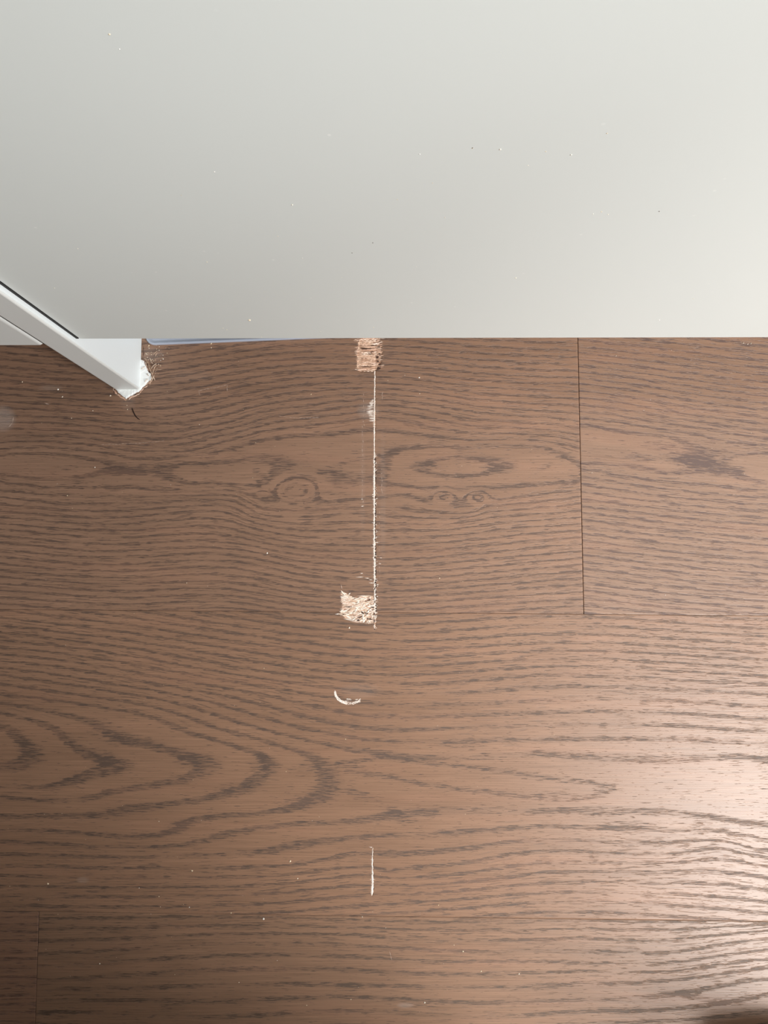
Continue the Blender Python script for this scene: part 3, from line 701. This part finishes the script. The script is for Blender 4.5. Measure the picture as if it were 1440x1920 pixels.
door = empty('built_in_appliance', (.2, YD, ZB))
tag(door, 'large plain warm-grey front panel hanging above the floor, dust specks on it', 'appliance')
box('front_board', PXR+.0019, .62, YD, YD+.019, ZB, .80, M_door, door, bevel=.0011, seg=4)
DP = YD+.019
box('gap_shade', PXR+.0004, PXR+.0018, YD+.0001, YD+.018, ZB+.0005, .80, M_blk, door)['label'] = 'black strip standing in for the shade of the gap beside the front'  # black strip painted in as the dark line of the gap
box('appliance_body', PXR+.004, .60, DP+.001, .64, ZB+.06, .79, M_side, door)['label'] = 'grey body behind the front'
b = Bits()
specks = [(468, 600, 2.6), (548, 384, 1.6), (402, 322, 1.2), (205, 64, 1.8), (224, 92, 1.2), (787, 289, 1.2), (938, 280, 1.8), (1071, 290, 1.6), (1023, 284, 1.0), (1138, 250, 1.2), (745, 374, 1), (811, 343, 1), (967, 521, 1.3), (886, 278, 1), (567, 484, 1), (388, 491, 1), (146, 466, .9), (521, 443, .9),
          (340, 366, .8), (834, 408, .9), (1112, 401, 1.1), (1128, 397, 1.1), (1140, 402, 1), (990, 310, .9), (640, 520, .8), (418, 615, .9), (425, 618, .9), (440, 614, .7), (102, 540, .9), (780, 500, .8), (1236, 600, 1), (1300, 560, .9), (700, 614, .9), (601, 622, .9), (490, 632, .8)]
for (x, y, s) in specks:
    q = PY(x, y, YD); dist = math.dist(q, CAM); r = s*dist/F
    bb = len(b.v); n = 6
    for i in range(n):
        a = i*6.283/n; rr = r*rnd.uniform(.7, 1.2); b.v.append((q[0]+rr*math.cos(a), YD-.00001, q[2]+rr*math.sin(a)))
    for i in range(n):
        a = i*6.283/n; b.v.append((q[0]+.6*r*math.cos(a), YD-.6*r, q[2]+.6*r*math.sin(a)))
    for i in range(n): b.f.append((bb+i, bb+(i+1) % n, bb+n+(i+1) % n, bb+n+i))
    b.f.append(tuple(bb+n+i for i in range(n)))
b.build('dust_speck', M_crumb, door, 'white dust specks stuck to the front', kind='stuff')
b = Bits()
for (x, y) in ((660, 474), (699, 455), (886, 277), (1236, 396)):
    q = PY(x, y, YD); r = .9*math.dist(q, CAM)/F; bb = len(b.v)
    for i in range(5): a = i*1.257; b.v.append((q[0]+r*math.cos(a), YD-.00003, q[2]+r*math.sin(a)))
    b.v.append((q[0], YD-.0003, q[2]))
    for i in range(5): b.f.append((bb+i, bb+(i+1) % 5, bb+5))
b.build('dark_speck', M_pit, door, 'dark specks on the front', kind='stuff')

r_ = ray(86, 643); YD2 = PYF-.0002; t_ = YD2/r_[1]; ZB2 = float(CAM_Z+r_[2]*t_)
ld = empty('base_cabinet', (-.4, YD2, ZB2))
tag(ld, 'grey-white cabinet door with a rounded edge left of the upright panel', 'cabinet')
xl2 = min(float(CAM[0]+r_[0]*t_), PXL-.0004)
q2 = PY(40, 649, YD2); ZB2 = float(q2[2])
box('door_leaf', -.55, PXL-.0009, YD2, YD2+.019, ZB2, .80, M_side, ld, bevel=.0022, seg=5)
box('gap_shade', PXL-.0008, PXL-.0001, YD2+.0007, YD2+.018, ZB2+.0005, .80, M_blk, ld)['label'] = 'black strip standing in for the shade of the gap beside the door'  # black strip in place of the shade between door and upright
box('carcass', -.549, PXL-.001, YD2+.021, .64, ZB2+.012, .80, M_side, ld)

wt = empty('worktop', (0, .38, .80))
# plastic tray edge lying on the floor under the appliance
tl = [(510, 636.2), (290, 645.5)]
A_ = P(292, 646, .002); B_ = P(512, 637, .002)
ux = Vector((B_[0]-A_[0], B_[1]-A_[1], 0)).normalized(); uy = Vector((-ux.y, ux.x, 0))
def rr_outline(L, D, r, n=6):
    o = []
    for (cx, cy, a0) in ((L-r, D-r, 0), (r, D-r, 90), (r, r, 180), (L-r, r, 270)):
        for i in range(n+1):
            a = math.radians(a0+90*i/n); o.append((cx+r*math.cos(a), cy+r*math.sin(a)))
    return o
org = Vector((A_[0], A_[1], 0))-ux*.007
tray = empty('plastic_tray', (org.x+.06, org.y+.05, 0)); tag(tray, 'blue-grey translucent plastic tray on the floor under the grey front, only its edge showing', 'tray')
vs, fs = [], []
Lt, Dt = .14, .10
prof = [(0, 0), (0, .0016), (.0004, .0022), (.0012, .0022), (.0016, .0018), (.003, .0012)]
for (ins, z) in prof:
    for (a, c) in rr_outline(Lt-2*ins, Dt-2*ins, .006-ins*.8):
        p = org+ux*(a+ins)+uy*(c+ins); vs.append((p.x, p.y, z+.0002))
n = len(rr_outline(1, 1, .1))
for l in range(len(prof)-1):
    for i in range(n): fs.append((l*n+i, l*n+(i+1) % n, (l+1)*n+(i+1) % n, (l+1)*n+i))
fs.append(tuple((len(prof)-1)*n+i for i in range(n))); fs.append(tuple(range(n))[::-1])
mesh_obj('tray_shell', vs, fs, M_plastic, tray)
bpy.data.objects.remove(wt)

# ------------------------------------------------------------------ unseen blockers added just outside the frame to shade floor and front
sh = empty('added_shadow_prop', (.250, -.42, 0)); tag(sh, 'added unseen black clog-shaped prop behind the camera at the right, casts a shadow', 'light blocker')  # added out of view to cast the lower right shadow
vs, fs = [], []
secs = [(.0, .018, .045), (.008, .034, .066), (.035, .044, .078), (.07, .049, .078), (.11, .046, .088), (.15, .040, .070), (.19, .036, .062), (.235, .036, .066), (.262, .028, .060), (.272, .012, .030)]
for (l, w, h) in secs:
    for q in range(16):
        a = q*math.pi/8; cs, sn2 = math.cos(a), math.sin(a)
        vs.append((.250+w*math.copysign(abs(cs)**.7, cs), -.291-l, .0005+h/2+h/2*math.copysign(abs(sn2)**.6, sn2)))
n = len(secs)
for l in range(n-1):
    for q in range(16): fs.append((l*16+q, l*16+(q+1) % 16, (l+1)*16+(q+1) % 16, (l+1)*16+q))
fs.append(tuple(range(16))[::-1]); fs.append(tuple((n-1)*16+q for q in range(16)))
mesh_obj('shadow_prop_shell', vs, fs, M_blk, sh, True)
M_light_block = paint('light_block_brown', (70, 50, 38), .5, .1)
dt = empty('added_light_block', (-.70, -.80, 0)); tag(dt, 'added unseen dark block with an overhanging top behind the camera, blocks daylight', 'island')  # added out of view to block daylight from the left side
box('light_block_body', -1.60, .19, -1.30, -.40, .0004, .72, M_light_block, dt, bevel=.002)
box('light_block_top', -1.65, .40, -1.35, -.13, .7203, .76, M_light_block, dt, bevel=.004)

# ------------------------------------------------------------------ loose bits on the floor
b = Bits(); hp = [(248.5, 765), (249.5, 769), (252, 775), (255, 781), (259, 785), (262.5, 787)]
b.thread([tuple(P(x, y)[:2])+(.0004+.0003*math.sin(i),) for i, (x, y) in enumerate(hp)], .00030)
h_ = b.build('hair', M_hair, None, smooth=True); tag(h_, 'short dark curved hair lying below the foot of the upright panel', 'hair')
crumbs = [(90, 1657, 2.0), (360, 1633, 1.9), (355, 1701, 1.2), (494, 1723, 1.9), (298, 1681, 1.0), (433, 1712, 1.2), (261, 1665, .9), (187, 1807, 1.3), (544, 1615, 1.9), (558, 1647, 1.3), (298, 1540, .9), (448, 1842, 1.0), (796, 1880, 1.8), (868, 1784, 1.4), (973, 1826, 1.2), (822, 1697, 1.3), (902, 1821, 1.2), (851, 1772, 1.1), (679, 1719, 1.3), (658, 1874, 1), (575, 1885, 1), (648, 1386, 1.1), (495, 1253, 1.1),
          (501, 1037, 1.6), (178, 876, 1.3), (126, 929, 1.1), (109, 730, 1.9), (117, 744, 1.5), (42, 716, 1.3), (134, 784, 1.1), (207, 742, 1.6), (396, 644, 1.6), (396, 652, 1.1), (279, 648, 1.5), (306, 673, 1.2), (786, 708, 1.5), (583, 739, 1.2), (787, 738, 1), (350, 1093, 1), (655, 1177, 1.8), (374, 796, 1), (174, 770, 1), (238, 760, 1.0), (239, 768, 1), (1110, 886, .9), (824, 1084, 1), (1155, 667, 1.0), (1408, 644, 1.6), (1402, 645, 1.4), (1394, 643, 1.2)]
b = Bits()
for (x, y, s) in crumbs:
    q = P(x, y); b.chip(q[0], q[1], s*PXM, s*PXM*1.1, .0, 6)
for i in range(150):
    x, y = rnd.uniform(0, 1440), rnd.uniform(645, 1915); q = P(x, y); s = rnd.uniform(.35, .75); b.chip(q[0], q[1], s*PXM, s*PXM, .0, 4)
for i in range(70):
    x, y = rnd.gauss(283, 16), rnd.gauss(668, 18)
    if x < 271 or y < 640: continue
    q = P(x, y); s = rnd.uniform(.5, 1.1); b.chip(q[0], q[1], s*PXM, s*PXM, .0, 4)
cr_ = b.build('sawdust', M_crumb, None, kind='stuff'); tag(cr_, 'scattered pale sawdust crumbs on the oak floor', 'sawdust')
print('tris', sum(len(m.polygons)*2 for m in bpy.data.meshes))
